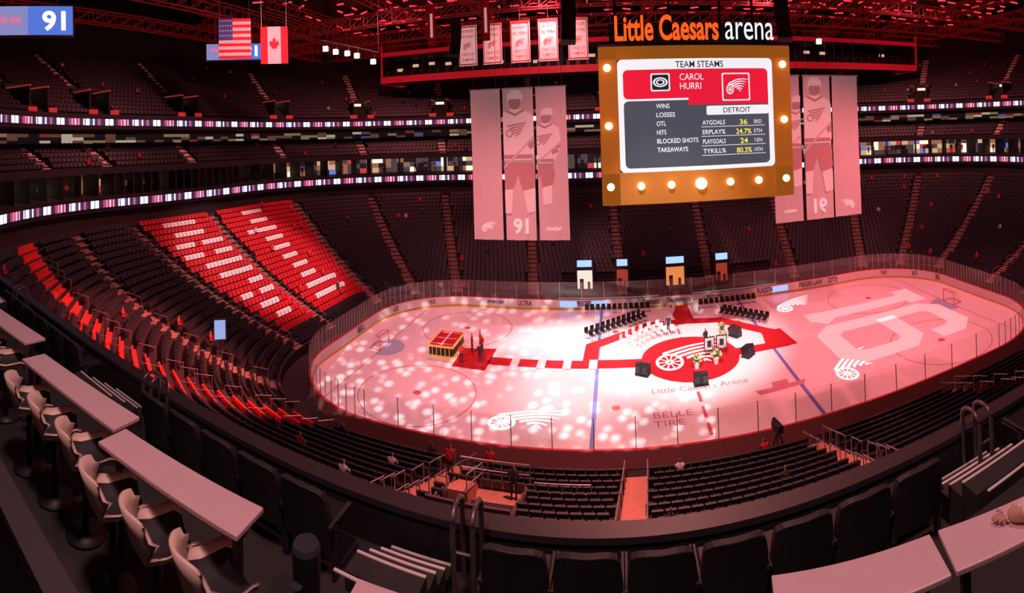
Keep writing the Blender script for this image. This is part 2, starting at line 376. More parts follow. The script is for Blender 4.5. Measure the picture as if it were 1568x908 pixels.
for i,(x,s_,w_) in enumerate([(-20.5,'meijer',2),(-17,'ULTRA',1.6),(-10.5,'PRIORITY',2.4),(-3,'Labatt',1.8),(-.5,'Tim Hortons',2.8),(4.2,'Kroger',1.8),(10,'FLAGSTAR',2.2),(15.2,'FIEGER LAW',3),(19.0,'DTE',1.2)]):
    text('advert_%d'%i,s_,(x,12.97,.35),(1,0,0),(0,0,1),w_,.6,adm if i%2 else adb,RB,.02)
for i,(q,s_,w_) in enumerate([(1.3,'FANDUEL',2.2),(1.6,'KFF.FM',1.8),(1.85,'BELLE TIRE',2.4),(7.6,'HUNTINGTON',2.2),(7.25,'GEICO',2),(6.6,'BELL',1.4)]):
    (x,y),(nx,ny)=pt(q,-.03); U=(ny,-nx,0); text('advert_e%d'%i,s_,(x,y,.35),U,(0,0,1),w_,.6,adb if i%2 else adm,RB,.02)
sc=MB()
for x in (-12.3,-8.8,11.8): sc.box((x+1,12.96,.62),(1.9,.03,.62),0,0)
sc.obj('board_video_panels',[emi('panel_led',(.35,.5,1),1.2)],RB)
# ---------------------------------------------------------------- carpet + stage
cp=MB(); z=.02
def strip(cp,pts,w,z,mi=0):
    P=[Vector((x,y,0)) for x,y in pts]; n=len(P); Lf=[];Rt=[]
    for i,p_ in enumerate(P):
        d1=(P[i]-P[i-1]).normalized() if i>0 else None; d2=(P[i+1]-P[i]).normalized() if i<n-1 else None
        d=(d1+d2).normalized() if d1 and d2 else (d1 or d2); nn=Vector((-d.y,d.x,0)); k=1/max(.5,abs(nn.dot(Vector((-(d2 or d1).y,(d2 or d1).x,0))))); Lf.append(p_+nn*w/2*k);Rt.append(p_-nn*w/2*k)
    for i in range(n-1): cp.quad((*Rt[i].xy,z),(*Rt[i+1].xy,z),(*Lf[i+1].xy,z),(*Lf[i].xy,z),mi)
cp.poly([(-19.9,-1.7,z),(-16.9,-1.9,z),(-16.9,2.4,z),(-19.9,2.0,z)]); strip(cp,[(-17,0),(-3.6,-.1)],1.4,z)
strip(cp,[(-3.6,0),(-8.3,.1),(-8.2,3.6),(-2.8,7.9),(1,8.3),(4.4,7.7),(8.6,3.0),(8.6,.3),(4.2,.2)],1.3,z+.004)
cp.poly([(7,-.4,z+.008),(9.9,-.2,z+.008),(9.5,3.6,z+.008),(7.6,3.4,z+.008)])
strip(cp,[(1,8),(.9,12.9)],1.9,z+.01)
cp.poly([(.3+4.2*math.cos(a),.2+4.2*math.sin(a),z+.015) for a in np.linspace(0,2*math.pi,49)[:-1]])
for x in (-14.7,-12.4,-10.2,-8.0): cp.quad((x-.35,-.9,z+.02),(x+.35,-.9,z+.02),(x+.35,.75,z+.02),(x-.35,.75,z+.02),1)
cp.obj('red_carpet',[M['carpet'],M['boards']])
def logo(name,O,U,V,m,parent=None):
    b=MB(); O=Vector(O);U=Vector(U);V=Vector(V)
    P=lambda a,c: tuple(O+U*a+V*c)
    c0=(-.5,-.14); R=.34
    for k in range(32):
        a=2*math.pi*k/32;bb=2*math.pi*(k+1)/32
        b.quad(*[P(c0[0]+r_*math.cos(t)*.9,c0[1]+r_*math.sin(t)) for r_,t in ((R*.78,a),(R,a),(R,bb),(R*.78,bb))])
        b.quad(*[P(c0[0]+r_*math.cos(t)*.9,c0[1]+r_*math.sin(t)) for r_,t in ((.03,a),(.1,a),(.1,bb),(.03,bb))])
    for k in range(10):
        a=2*math.pi*k/10; da=.08
        b.quad(*[P(c0[0]+r_*math.cos(t)*.9,c0[1]+r_*math.sin(t)) for r_,t in ((.09,a-da*2),(R*.8,a-da),(R*.8,a+da),(.09,a+da*2))])
    for k in range(6):
        n=8; sx=-.62+.17*k; sy=.22-.085*k; ex=1.0-.12*k; ey=.50-.165*k; th=.052
        pr=None
        for j in range(n+1):
            f=j/n; x=sx+(ex-sx)*f; y=sy+(ey-sy)*f+.15*math.sin(math.pi*f)*(1-.12*k); w=th*(1-f*.6) if j<n else .008
            cur=(P(x,y-w),P(x,y+w))
            if pr: b.quad(pr[0],cur[0],cur[1],pr[1])
            pr=cur
    return b.obj(name,[m],parent)
logo('winged_wheel_painted_projection',(-12.3,-8.5,.012),(3.1,.1,0),(0,2.5,0),M['logo'],IR)  # projected logos laid on the ice as self-glowing flat shapes
logo('winged_wheel_painted_projection',(12.6,-6.2,.012),(2.6,1.0,0),(-.9,3.0,0),M['logo'],IR)
logo('winged_wheel_painted_projection',(-11.7,6.9,.012),(3.3,.1,0),(0,1.9,0),M['logo'],IR)
logo('winged_wheel_painted_projection',(13.0,9.0,.012),(2.8,.8,0),(-.6,2.6,0),M['logo'],IR)
logo('stage_logo',(.4,.3,.05),(3.9,.1,0),(0,4.4,0),M['bwhite'],IR)
nb=MB(); w9=lambda u,v: (25.0-v,-5.3+u)
strip(nb,[w9(u,v) for u,v in ((0,3.4),(0,1.2),(1.2,0),(5.2,0),(6.4,1.2),(6.4,10.8),(5.2,12),(1.2,12),(0,10.8),(0,6.6),(1.2,5.4),(6.2,5.4))],2.0,.013)
w1=lambda u,v: (25.0-v,2.4+u)
strip(nb,[w1(2.2,.8),w1(2.2,12.2)],2.0,.013); strip(nb,[w1(.2,0),w1(4.4,0)],2.0,.0135); strip(nb,[w1(2.2,11.6),w1(.6,10.2)],1.8,.014)
nb.obj('number_painted_projection',[M['pinklogo']],IR)  # projected numerals drawn as glowing flat strips
text('ice_advert','BELLE\nTIRE',(-3.6,-9.3,.012),(1,0,0),(0,1,0),2.8,1.7,M['fadedink'],IR,.0)
text('ice_arena_name','Little Caesars Arena',(-3.4,-5.1,.012),(1,0,0),(0,1,0),7.4,.75,M['fadedink'],IR,.0)
m=MB(); m.poly([(x,y,.012) for x,y in ((4.3,-7.2),(7.9,-6.9),(8.2,-6.3),(6.8,-6.4),(6.9,-5.7),(5.6,-5.8),(5.5,-6.5),(4.1,-6.6))]); m.obj('ice_bowtie_logo',[M['fadedink']],IR)
def goal(sx):
    g=MB(); x=27.13*sx
    g.tube([(x,-.92,0),(x,-.92,1.22),(x,.92,1.22),(x,.92,0)],.04,0)
    xb=x+sx*1.1
    g.tube([(x,-.92,.03),(xb,-.8,.03),(xb,.8,.03),(x,.92,.03)],.03,0); xt=x+sx*.5
    g.tube([(x,-.92,1.22),(xt,-.8,1.2),(xt,.8,1.2),(x,.92,1.22)],.025,0)
    for k in range(9):
        y=-.85+k*.2125; g.tube([(xt,y,1.2),(xb,y,.03)],.012,1,4)
    for k in range(6):
        f=k/6; g.tube([(xt+(xb-xt)*f,-.85,1.2*(1-f)),(xt+(xb-xt)*f,.85,1.2*(1-f))],.012,1,4)
    g.obj('hockey_goal',[M['red'],M['boards']])
goal(-1);goal(1)
b=MB(); b.box((-21.3,1.2,.5),(2.2,3.3,.9),0,0); b.box((-21.3,1.2,1.0),(2.45,3.6,.12),0,1); b.box((-21.3,1.2,1.07),(2.1,3.25,.03),0,2); b.box((-21.3,1.2,1.1),(.15,3.0,.03),0,3)
for y in (-.1,1.2,2.5): b.box((-21.3,y,1.095),(1.9,.07,.03),0,3)
for k in range(5): b.box((-22.1+k*.4,-.47,.5),(.05,.04,.7),0,1)
b.box((-21.3,1.2,.1),(2.4,3.5,.18),0,1)
b.obj('presentation_display_case',[M['black'],M['gold'],M['carpet'],M['boards']])
def speaker(x,y,rz):
    m=MB(); m.box((x,y,.5),(1.05,.75,.8),rz,0,-.25); m.box((x,y,.08),(1.15,.8,.1),rz,1); 
    for k in (-1,1): m.box((x+.3*k*math.cos(rz)+.36*math.sin(rz),y+.3*k*math.sin(rz)-.36*math.cos(rz),.52),(.38,.08,.48),rz,1,-.25)
    m.obj('stage_speaker',[M['black'],M['suit']],bevel=.03)
speaker(-3.9,-2.1,-.5);speaker(.4,-4.4,0);speaker(5.1,-.9,.8);speaker(5.0,3.4,2.2)
def easel(x,y,rz):
    m=MB(); m.box((x,y,1.15),(.95,.06,1.25),rz,0,.15); m.box((x,y-.04,1.15),(.8,.03,1.08),rz,1,.15); m.box((x,y-.06,1.15),(.35,.02,.6),rz,2,.15)
    for k in (-.4,.4): m.tube([(x+k,y-.1,.04),(x+k*.3,y+.1,1.8)],.03,2)
    m.tube([(x,y+.6,.04),(x,y+.1,1.7)],.03,2)
    m.obj('framed_jersey_easel',[M['black'],M['boards'],M['suit']])
easel(1.9,-.1,.1);easel(3.0,0.0,-.1)
LG=mat('leaf_green',(.05,.2,.04),.7,noise=.3);PT=mat('petal',(.8,.7,.35),.7,noise=.3)
def flowers(x,y):
    m=MB(); m.cyl((x,y,.04),.18,.56,0,14,.28)
    for k in range(40):
        a=random.random()*6.28;rr_=random.random()*.5;zz=.75+random.random()*.5*(1-rr_)
        m.tube([(x,y,.5),(x+rr_*math.cos(a),y+rr_*math.sin(a),zz)],.012,1,3)
        c=(x+rr_*math.cos(a),y+rr_*math.sin(a),zz)
        for j in range(3): m.box((c[0],c[1],c[2]),(.13,.05,.12),j*1.05+a,2 if k%3 else 1,.5)
    m.obj('flower_arrangement',[M['boards'],LG,PT])
flowers(.5,-1.9);flowers(3.6,1.9);flowers(2.2,-1.5);flowers(3.9,4.0)
def chair_into(m,x,y,rz,mi=0):
    c,s_=math.cos(rz),math.sin(rz)
    def P(a,b_): return (x+a*c-b_*s_,y+a*s_+b_*c)
    px,py=P(0,0); m.box((px,py,.45),(.42,.42,.06),rz,mi); px,py=P(0,.22); m.box((px,py,.7),(.42,.05,.42),rz,mi)
    for a in (-.18,.18):
        for b_ in (-.18,.2):
            px,py=P(a,b_); m.box((px,py,.22),(.03,.03,.44),rz,1)
ch=MB()
for k in range(11):
    f=k/10
    for o_ in (.5,1.3): chair_into(ch,-8.0+5.2*f-.6*o_,4.6+4.3*f+.75*o_,.6)
for k in range(9):
    f=k/8
    for o_ in (.4,1.2): chair_into(ch,4.6+3.6*f+.55*o_,8.3-3.4*f+.75*o_,-.7)
for k in range(12):
    chair_into(ch,2.6+k*.6,11.6,0); chair_into(ch,-9.2+k*.6,11.9,0)
ch.obj('folding_chairs_black',[M['black'],M['metal']])
ch=MB()
for k in range(7):
    for r_ in range(3):
        a=math.radians(150-k*8); R_=5.0+r_*.85; chair_into(ch,.4+R_*math.cos(a),.4+R_*math.sin(a),a-math.pi/2)
ch.obj('folding_chairs_white',[M['boards'],M['metal']])
text('standing_number','9',(-.75,9.8,.05),(1,0,0),(0,0,1),.9,1.5,M['boards'],None,.03); text('standing_number','1',(2.0,9.8,.05),(1,0,0),(0,0,1),.6,1.5,M['boards'],None,.03)
bn=MB()
for x0,x1 in ((-12.5,-1.2),(2.6,12.5)):
    bn.box(((x0+x1)/2,14.8,.35),(x1-x0,2.6,.5),0,0); bn.box(((x0+x1)/2,13.4,1.0),(x1-x0,.3,.25),0,3)
    bn.box(((x0+x1)/2,15.3,.8),(x1-x0-.6,.4,.1),0,1)
for x in (-13,-1,2.4,13): bn.box((x,14.6,1.1),(.15,2.2,2.0),0,0)
bn.obj('player_benches',[M['dark'],M['suit'],M['red'],mat('bench_green_wall',(.25,.5,.4),.6,0,(.15,.35,.25),.2,noise=.1)],G)
po=MB()
for x,w_,em in ((-9.6,1.8,3),(-5.2,1.3,1),(1.0,2.2,2),(6.6,1.5,1)):
    for s_ in (-1,1): po.box((x+s_*(w_/2+.1),17.2,2.2),(.2,2.6,4.2),0,0)
    po.box((x,16.6,2.0),(w_,.1,2.6),0,em); po.box((x,16.9,3.7),(w_+.5,1.6,.2),0,0); po.box((x,16.1,4.25),(w_*.95,.1,.75),0,4)
    po.box((x-w_*.22,16.5,1.5),(.45,.06,1.7),0,5); po.box((x+w_*.25,16.5,1.35),(.3,.06,1.3),0,0)
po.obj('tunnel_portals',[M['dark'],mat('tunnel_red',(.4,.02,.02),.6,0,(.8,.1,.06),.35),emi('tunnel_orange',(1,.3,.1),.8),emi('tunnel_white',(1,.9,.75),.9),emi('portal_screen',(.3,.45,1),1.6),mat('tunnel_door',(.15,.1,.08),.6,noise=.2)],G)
vn=MB(); zp=zr[4]+.05; XA,XB=-13.9,-10.3
vn.box((-12.1,-19.9,zp-.1),(3.7,4.6,.2),0,0)
for i in range(4,10):
    y=-(13+T0+(i+.5)*PITCH)
    for x in (XA,XB): vn.box((x,y,(zr[i]+zp)/2+.3),(.12,PITCH,zr[i]-zp+.7),0,4)
vn.box((-12.1,-22.3,(zp+zr[10])/2),(3.7,.12,zr[10]-zp+.5),0,4); vn.box((-12.1,-22.22,zp+.95),(1.8,.08,1.9),0,2)
for k in range(5): vn.box((-13.3,-18.2-k*.4,zp+.1+.1*k),(1.0,.4,.2+.2*k),0,0)
def rail(m,pts,mi=3,r=.03): m.tube(pts,r,mi,6)
for hz in (.5,1.0): rail(vn,[(XA,-17.6,zp+hz),(XB,-17.6,zp+hz)]); rail(vn,[(-12.7,-17.8,zp+hz),(-12.7,-20.4,zp+hz+1.1)])
for x in np.linspace(XA,XB,6): rail(vn,[(x,-17.6,zp),(x,-17.6,zp+1.0)])
for yy in (-17.8,-19.1,-20.4): rail(vn,[(-12.7,yy,zp),(-12.7,yy,zp+1.0+(-17.8-yy)*.42)])
for hz in (.45,.9): rail(vn,[(-9.9,-18.6,zr[4]+hz),(-7.2,-18.6,zr[4]+hz)])
for x in np.linspace(-9.9,-7.2,5): rail(vn,[(x,-18.6,zr[4]),(x,-18.6,zr[4]+.9)])
vn.obj('near_vomitory',[M['stairor'],M['dark'],M['suit'],M['metal'],mat('vomitory_wall',(.09,.05,.05),.7,noise=.2)],G)
m=MB(); m.box((-31.6,-16.8,6.1),(.9,.12,1.5),.9,0); m.box((-31.54,-16.87,6.1),(.8,.05,1.35),.9,1); m.box((-31.6,-16.8,4.9),(.1,.1,1.2),.9,0); m.obj('kiosk_screen',[M['black'],emi('kiosk_glow',(.35,.5,.95),.8)],G)
m=MB()
for k in range(3): a=k*2.09; m.tube([(3.0+.5*math.cos(a),-15.2+.5*math.sin(a),.9),(3.0,-15.2,2.3)],.04,0,6)
m.box((3,-15.2,2.5),(.35,.8,.4),.2,0); m.cyl((3,-14.6,2.4),.12,.25,0,12); m.obj('broadcast_camera_tripod',[M['black']])
# ---------------------------------------------------------------- scoreboard
sb=empty('scoreboard',(0.8,0,14)); 
def addp(o): setpar(o,sb); return o
m=MB(); X0,X1,Z0,Z1,YF=-6.6,8.2,14.1,25.9,-5.0
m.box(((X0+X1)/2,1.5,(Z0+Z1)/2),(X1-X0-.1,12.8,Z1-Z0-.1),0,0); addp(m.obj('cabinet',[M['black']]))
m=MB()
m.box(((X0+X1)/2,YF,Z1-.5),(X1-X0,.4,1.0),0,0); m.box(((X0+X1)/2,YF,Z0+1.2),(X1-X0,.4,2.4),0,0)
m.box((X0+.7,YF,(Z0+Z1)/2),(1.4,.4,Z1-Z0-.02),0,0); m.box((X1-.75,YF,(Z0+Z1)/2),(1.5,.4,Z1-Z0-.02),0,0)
addp(m.obj('frame',[mat('golden_frame',(.13,.042,.006),.6,0,(.85,.24,.025),.30,noise=.25,nscale=.35,spec=.2)],bevel=.05))  # orange bulb light put into the frame as its own glow
SX0,SX1,SZ0,SZ1=-5.2,6.7,16.5,24.9
def sp(px,py): return SX0+(px-945)/238*(SX1-SX0), SZ1-(py-92)/170*(SZ1-SZ0)
E={'w':emi('screen_white',(.93,.9,.95),.95),'r':emi('screen_red',(.8,.012,.04),1.0),'g':emi('screen_grey',(.07,.075,.10),1.0),'k':emi('screen_black',(.02,.02,.03),1.0),'y':emi('screen_yellow',(1,.8,.1),1.1)}
def sq(name,a,b,c,d,mt,l):
    x0,z0=sp(a,b);x1,z1=sp(c,d); mm=MB(); y=YF-.21-.01*l
    R_=.35 if l<2 else .12; pts=[]
    for cx_,cz_,a0 in ((x1-R_,z0-R_,0),(x0+R_,z0-R_,90),(x0+R_,z1+R_,180),(x1-R_,z1+R_,270)):
        for k in range(5): t=math.radians(a0+k*22.5); pts.append((cx_+R_*math.cos(t),y,cz_+R_*math.sin(t)))
    mm.poly(pts); return addp(mm.obj(name,[E[mt]]))
def stx(name,body,a,b,c,d,mt,l=4,bold=.0):
    x0,z0=sp(a,d);x1,z1=sp(c,b); o=text(name,body,(x0,YF-.21-.01*l,z0),(1,0,0),(0,0,1),x1-x0,z1-z0,E[mt],sb,bold); return o
sq('screen',945,92,1183,262,'w',0); sq('screen_band',953,108,1175,152,'r',1); sq('screen_band_low',1050,140,1175,163,'r',2); sq('screen_table',953,155,1175,256,'g',1); sq('screen_label',1077,165,1175,179,'w',3)
stx('txt','TEAM STEAMS',1032,96,1105,106,'k',bold=.01); stx('txt','CAROL',1038,115,1074,125,'w'); stx('txt','HURRI',1038,129,1070,139,'w'); stx('txt','DETROIT',1103,168,1146,176,'k',bold=.01)
for i,(t_,w_) in enumerate([('WINS',20),('LOSSES',28),('OTL',14),('HITS',14),('BLOCKED SHOTS',62),('TAKEAWAYS',46)]):
    y=160+i*13.2; stx('txt',t_,1001,y,1001+w_,y+7,'w',bold=.01)
for i,(t_,v_,r_) in enumerate([('AYGOALS','36','3RD'),('ERPLAY%','24.7%','5TH'),('PLAYGOALS','24','T-8TH'),('TYKILL%','80.3%','14TH')]):
    y=187+i*14.5; stx('txt',t_,1070,y,1105,y+7,'w',bold=.01); stx('txt',v_,1122 if len(v_)>2 else 1128,y,1146 if len(v_)>2 else 1140,y+8,'y',bold=.01); stx('txt',r_,1150,y+1,1163,y+7,'w')
m=MB()
for i in range(4):
    x0,z0=sp(1068,197+i*14.5);x1,_=sp(1168,0); m.box(((x0+x1)/2,YF-.25,z0),(x1-x0,.01,.04))
addp(m.obj('table_rules',[E['w']]))
sq('visitor_logo_box',994,114,1023,141,'w',2); sq('visitor_logo',996,116,1021,139,'k',3)
m=MB(); x0,z0=sp(1008.5,127.5)
for k in range(28):
    for (ra,rb) in ((.18,.28),(.36,.48)):
        a=2*math.pi*k/28;b_=2*math.pi*(k+1)/28
        m.quad(*[(x0+r_*1.15*math.cos(t),YF-.26,z0+r_*.75*math.sin(t)) for r_,t in ((ra,a),(rb,a),(rb,b_),(ra,b_))])
addp(m.obj('visitor_logo_swirl',[E['w']]))
sq('home_logo_box',1102,115,1146,158,'w',3); sq('home_logo_fill',1104,117,1144,156,'r',4)
x0,z0=sp(1124,137); addp(logo('home_logo',(x0,YF-.27,z0),(.95,0,0),(0,0,1.15),E['w']))
bm=emi('bulb_glow',(1,.6,.2),12); bul=[(-5.95,z_) for z_ in (24.3,20.0)]+[(7.5,z_) for z_ in (24.4,20.1)]+[(-5.95+2.242*k,15.5) for k in range(7)]
for i,(x,z_) in enumerate(bul):
    me=bpy.data.meshes.new('bulb'); bb=bmesh.new(); bmesh.ops.create_uvsphere(bb,u_segments=14,v_segments=8,radius=.28 if i!=7 else .44); bb.to_mesh(me); bb.free(); me.materials.append(bm)
    for p_ in me.polygons: p_.use_smooth=True
    o=bpy.data.objects.new('bulb',me); o.location=(x,YF-.45,z_); COL.objects.link(o); addp(o)
m=MB()
for x in (-5.2,-.5,4,7): m.tube([(x,1,26),(x,1,CE)],.12)
m.box((1,2,27.2),(13.5,6,2.6),0); m.box((.8,-1.4,26.0),(14.8,7,.25),0); addp(m.obj('upper_cabinet',[M['black']]))
OR=emi('sign_orange',(1,.11,.01),1.15); WH=emi('sign_white',(.9,.95,1),1.0)
text('sign_script','Little Caesars',(-5.3,-5.0,26.3),(1,0,0),(0,0,1),7.9,1.95,OR,sb,.025); text('sign_arena','arena',(3.1,-5.0,26.35),(1,0,0),(0,0,1),3.9,1.35,WH,sb,.0)
# ---------------------------------------------------------------- player banners
def wavy(m,x0,x1,y,z0,z1,amp=.06,mi=0):
    n=10;k=14
    i0=len(m.v)
    for a in range(k+1):
        for b_ in range(n+1):
            m.v.append((x0+(x1-x0)*b_/n,y+amp*math.sin(b_*1.1+a*.3),z0+(z1-z0)*a/k))
    for a in range(k):
        for b_ in range(n): q=i0+a*(n+1)+b_; m.f.append((q,q+1,q+n+2,q+n+1)); m.m.append(mi)
def silhouette(m,ox,oz,s,y,clip,lean=0):
    """printed hockey player built from flat layered shapes, clipped to the cloth width"""
    x0,x1=clip
    def pl(pts,mi,l):
        P=[(ox+s*(a+lean*(c-.8)),oz+s*c) for a,c in pts]
        for side,lim in ((1,x0),(-1,x1)):
            out=[]
            for i in range(len(P)):
                A,B_=P[i-1],P[i]; ia=side*(A[0]-lim)>=0; ib=side*(B_[0]-lim)>=0
                if ia!=ib: f=(lim-A[0])/(B_[0]-A[0]); out.append((lim,A[1]+f*(B_[1]-A[1])))
                if ib: out.append(B_)
            P=out
            if len(P)<3: return
        m.poly([(a,y-.012*l,c) for a,c in P],mi)
    ell=lambda cx_,cz_,rx,rz_,mi,l: pl([(cx_+rx*math.cos(t),cz_+rz_*math.sin(t)) for t in np.linspace(0,2*math.pi,21)[:-1]],mi,l)
    pl([(-.09,1.56),(.09,1.56),(.2,1.52),(.34,1.44),(.42,1.2),(.46,.95),(.36,.62),(.3,.5),(-.28,.5),(-.34,.8),(-.48,.95),(-.44,1.22),(-.36,1.42),(-.2,1.52)],1,1)
    pl([(-.28,.55),(.31,.55),(.40,.3),(.36,.0),(.12,-.06),(.03,.3),(-.08,-.02),(-.34,-.05),(-.36,.25)],3,1)
    pl([(-.36,-.05),(-.08,-.02),(-.12,-.5),(-.34,-.5)],1,1); pl([(.12,-.06),(.36,0),(.42,-.45),(.2,-.5)],1,1)
    ell(0,1.70,.12,.15,2,2); pl([(-.15,1.72),(-.14,1.86),(-.06,1.93),(.07,1.93),(.15,1.86),(.15,1.72),(.1,1.76),(-.1,1.76)],1,3)
    ell(-.04,1.72,.018,.012,0,4); ell(.05,1.72,.018,.012,0,4); pl([(-.04,1.62),(.05,1.62),(.04,1.605),(-.03,1.605)],3,4)
    pl([(-.29,.66),(.33,.66),(.34,.58),(-.28,.58)],3,3); pl([(-.47,1.0),(-.36,.95),(-.34,.87),(-.45,.92)],3,3); pl([(.46,1.02),(.36,.98),(.35,.9),(.45,.94)],3,3)
    pl([(-.2,1.52),(0,1.42),(.2,1.52),(.16,1.55),(0,1.47),(-.16,1.55)],3,3)
    for k in range(5): pl([(-.16+.04*k,1.24-.05*k),(.22-.03*k,1.30-.05*k),(.22-.03*k,1.275-.05*k),(-.16+.04*k,1.205-.05*k)],3,4)
    ell(-.12,1.08,.075,.075,3,4); ell(-.12,1.08,.05,.05,1,5)
    pl([(-.40,.92),(-.26,.84),(-.3,.74),(-.42,.80)],2,5); pl([(.38,.96),(.24,.86),(.28,.76),(.42,.84)],2,5)
    pl([(.44,1.1),(.47,1.08),(-.52,.1),(-.56,.14)],0,5)
def pbanner(xs,Y,z0,z1,flip=False):
    e=empty('player_banner_set',(sum(xs[1])/2,Y,z1)); ms=[M['banner'],M['bpale'],M['bface'],M['bred']]
    for i,(a,b_) in enumerate(xs):
        m=MB(); wavy(m,a,b_,Y,z0,z1,mi=0); m.box(((a+b_)/2,Y,z1),(b_-a+.1,.12,.12),0,2); setpar(m.obj('banner_cloth_%d'%i,ms),e)
        m=MB(); m.tube([((a+b_)/2-1,Y,z1),((a+b_)/2-1,Y,CE)],.02,0,4); m.tube([((a+b_)/2+1,Y,z1),((a+b_)/2+1,Y,CE)],.02,0,4); setpar(m.obj('cable_%d'%i,[M['metal']]),e)
    c=[sum(x)/2 for x in xs]; m=MB()
    silhouette(m,c[1]-.25,z1-8.6,4.35,Y-.1,xs[1]); j=2 if not flip else 0
    silhouette(m,c[j]-.9 if not flip else c[j]+.5,z1-8.4,3.4,Y-.1,xs[j],.15)
    setpar(m.obj('player_print',ms),e)
    setpar(logo('club_logo',(c[0 if not flip else 2],Y-.12,z0+1.1),(.75 if not flip else -.75,0,0),(0,0,.8),M['bwhite']),e)
    sg=-1 if flip else 1
    text('number_print','91',(c[1]-.65*sg,Y-.12,z0+.55),(sg,0,0),(0,0,1),1.3,1.35,M['bwhite'],e,.03)
    cc=c[2 if not flip else 0]; text('sponsor_print','meijer',(cc-.65*sg,Y-.12,z0+.75),(sg,0,0),(0,0,1),1.3,.45,M['bwhite'],e,.01)
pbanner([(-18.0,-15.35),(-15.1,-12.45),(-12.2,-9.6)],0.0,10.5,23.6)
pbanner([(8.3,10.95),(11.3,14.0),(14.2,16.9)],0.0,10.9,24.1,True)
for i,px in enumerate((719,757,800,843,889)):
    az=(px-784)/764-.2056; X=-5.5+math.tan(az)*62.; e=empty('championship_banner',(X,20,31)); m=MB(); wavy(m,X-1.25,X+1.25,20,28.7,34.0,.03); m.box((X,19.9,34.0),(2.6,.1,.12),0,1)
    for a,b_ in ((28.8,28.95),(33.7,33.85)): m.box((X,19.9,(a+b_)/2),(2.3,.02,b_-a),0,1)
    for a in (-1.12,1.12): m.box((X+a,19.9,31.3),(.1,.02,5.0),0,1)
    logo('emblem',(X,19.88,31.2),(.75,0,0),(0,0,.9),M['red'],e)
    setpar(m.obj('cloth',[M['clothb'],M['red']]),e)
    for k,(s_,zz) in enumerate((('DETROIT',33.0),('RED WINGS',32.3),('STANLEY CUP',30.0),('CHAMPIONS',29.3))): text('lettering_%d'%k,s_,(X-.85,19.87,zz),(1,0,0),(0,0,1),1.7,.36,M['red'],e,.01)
    m=MB(); m.tube([(X,20,34.0),(X,20,36)],.03,0,4); setpar(m.obj('hanger',[M['metal']]),e)
for X in (-27.5,-20.5): 
    m=MB(); wavy(m,X-.5,X+.5,16,31.0,36,.03); m.box((X,15.9,33.5),(.3,.03,3),0,1); m.obj('division_banner',[M['red'],M['clothb']])
def flagbase(cx_,cy_,z1,name):
    d=Vector((cx_+5.5,cy_+42.2,0)).normalized(); U=Vector((d.y,-d.x,0)); e=empty(name,(cx_,cy_,z1)); return e,U,d
def fl_quad(m,U,d,C,a0,a1,z0,z1,mi,l=0):
    P=lambda a,z_: tuple(Vector((C[0],C[1],0))+U*a-d*(.02*l)+Vector((0,0,z_))); m.quad(P(a0,z0),P(a1,z0),P(a1,z1),P(a0,z1),mi)
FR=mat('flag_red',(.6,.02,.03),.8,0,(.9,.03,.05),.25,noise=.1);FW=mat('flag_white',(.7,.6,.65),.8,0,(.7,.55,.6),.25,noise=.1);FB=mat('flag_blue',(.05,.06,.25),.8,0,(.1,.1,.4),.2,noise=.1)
e,U,d=flagbase(-46.8,1.4,34.5,'usa_flag'); m=MB(); C=(-46.8,1.4)
for k in range(13): fl_quad(m,U,d,C,-1.95,1.95,34.5-(k+1)*4.9/13,34.5-k*4.9/13,0 if k%2==0 else 1)
fl_quad(m,U,d,C,-1.95,-.25,34.5-7*4.9/13,34.5,2,1)
for i in range(5):
    for j in range(4): fl_quad(m,U,d,C,-1.8+i*.32,-1.68+i*.32,34.3-j*.6-.15,34.3-j*.6,1,2)
for a in (-1.8,1.8): p_=Vector((C[0],C[1],34.5))+U*a; m.tube([p_,(p_.x,p_.y,CE)],.03,2,4)
setpar(m.obj('cloth',[FR,FW,FB]),e)
e,U,d=flagbase(-43.2,4.5,33.4,'canada_flag'); m=MB(); C=(-43.2,4.5)
fl_quad(m,U,d,C,-1.65,-.8,28.9,33.4,0);fl_quad(m,U,d,C,.8,1.65,28.9,33.4,0);fl_quad(m,U,d,C,-.8,.8,28.9,33.4,1)
leaf=[(0,-1),(.06,-.45),(.5,-.55),(.4,-.3),(.85,.05),(.7,.15),(.8,.45),(.5,.4),(.4,.55),(.2,.3),(.28,.8),(.12,.72),(0,1)]
leaf=leaf+[(-a,b_) for a,b_ in reversed(leaf[1:-1])]
m.poly([tuple(Vector((C[0],C[1],31.2+b_*.95))+U*(a*.75)-d*.03) for a,b_ in leaf],0)
for a in (-1.5,1.5): p_=Vector((C[0],C[1],33.4))+U*a; m.tube([p_,(p_.x,p_.y,CE)],.03,1,4)
setpar(m.obj('cloth',[FR,FW]),e)
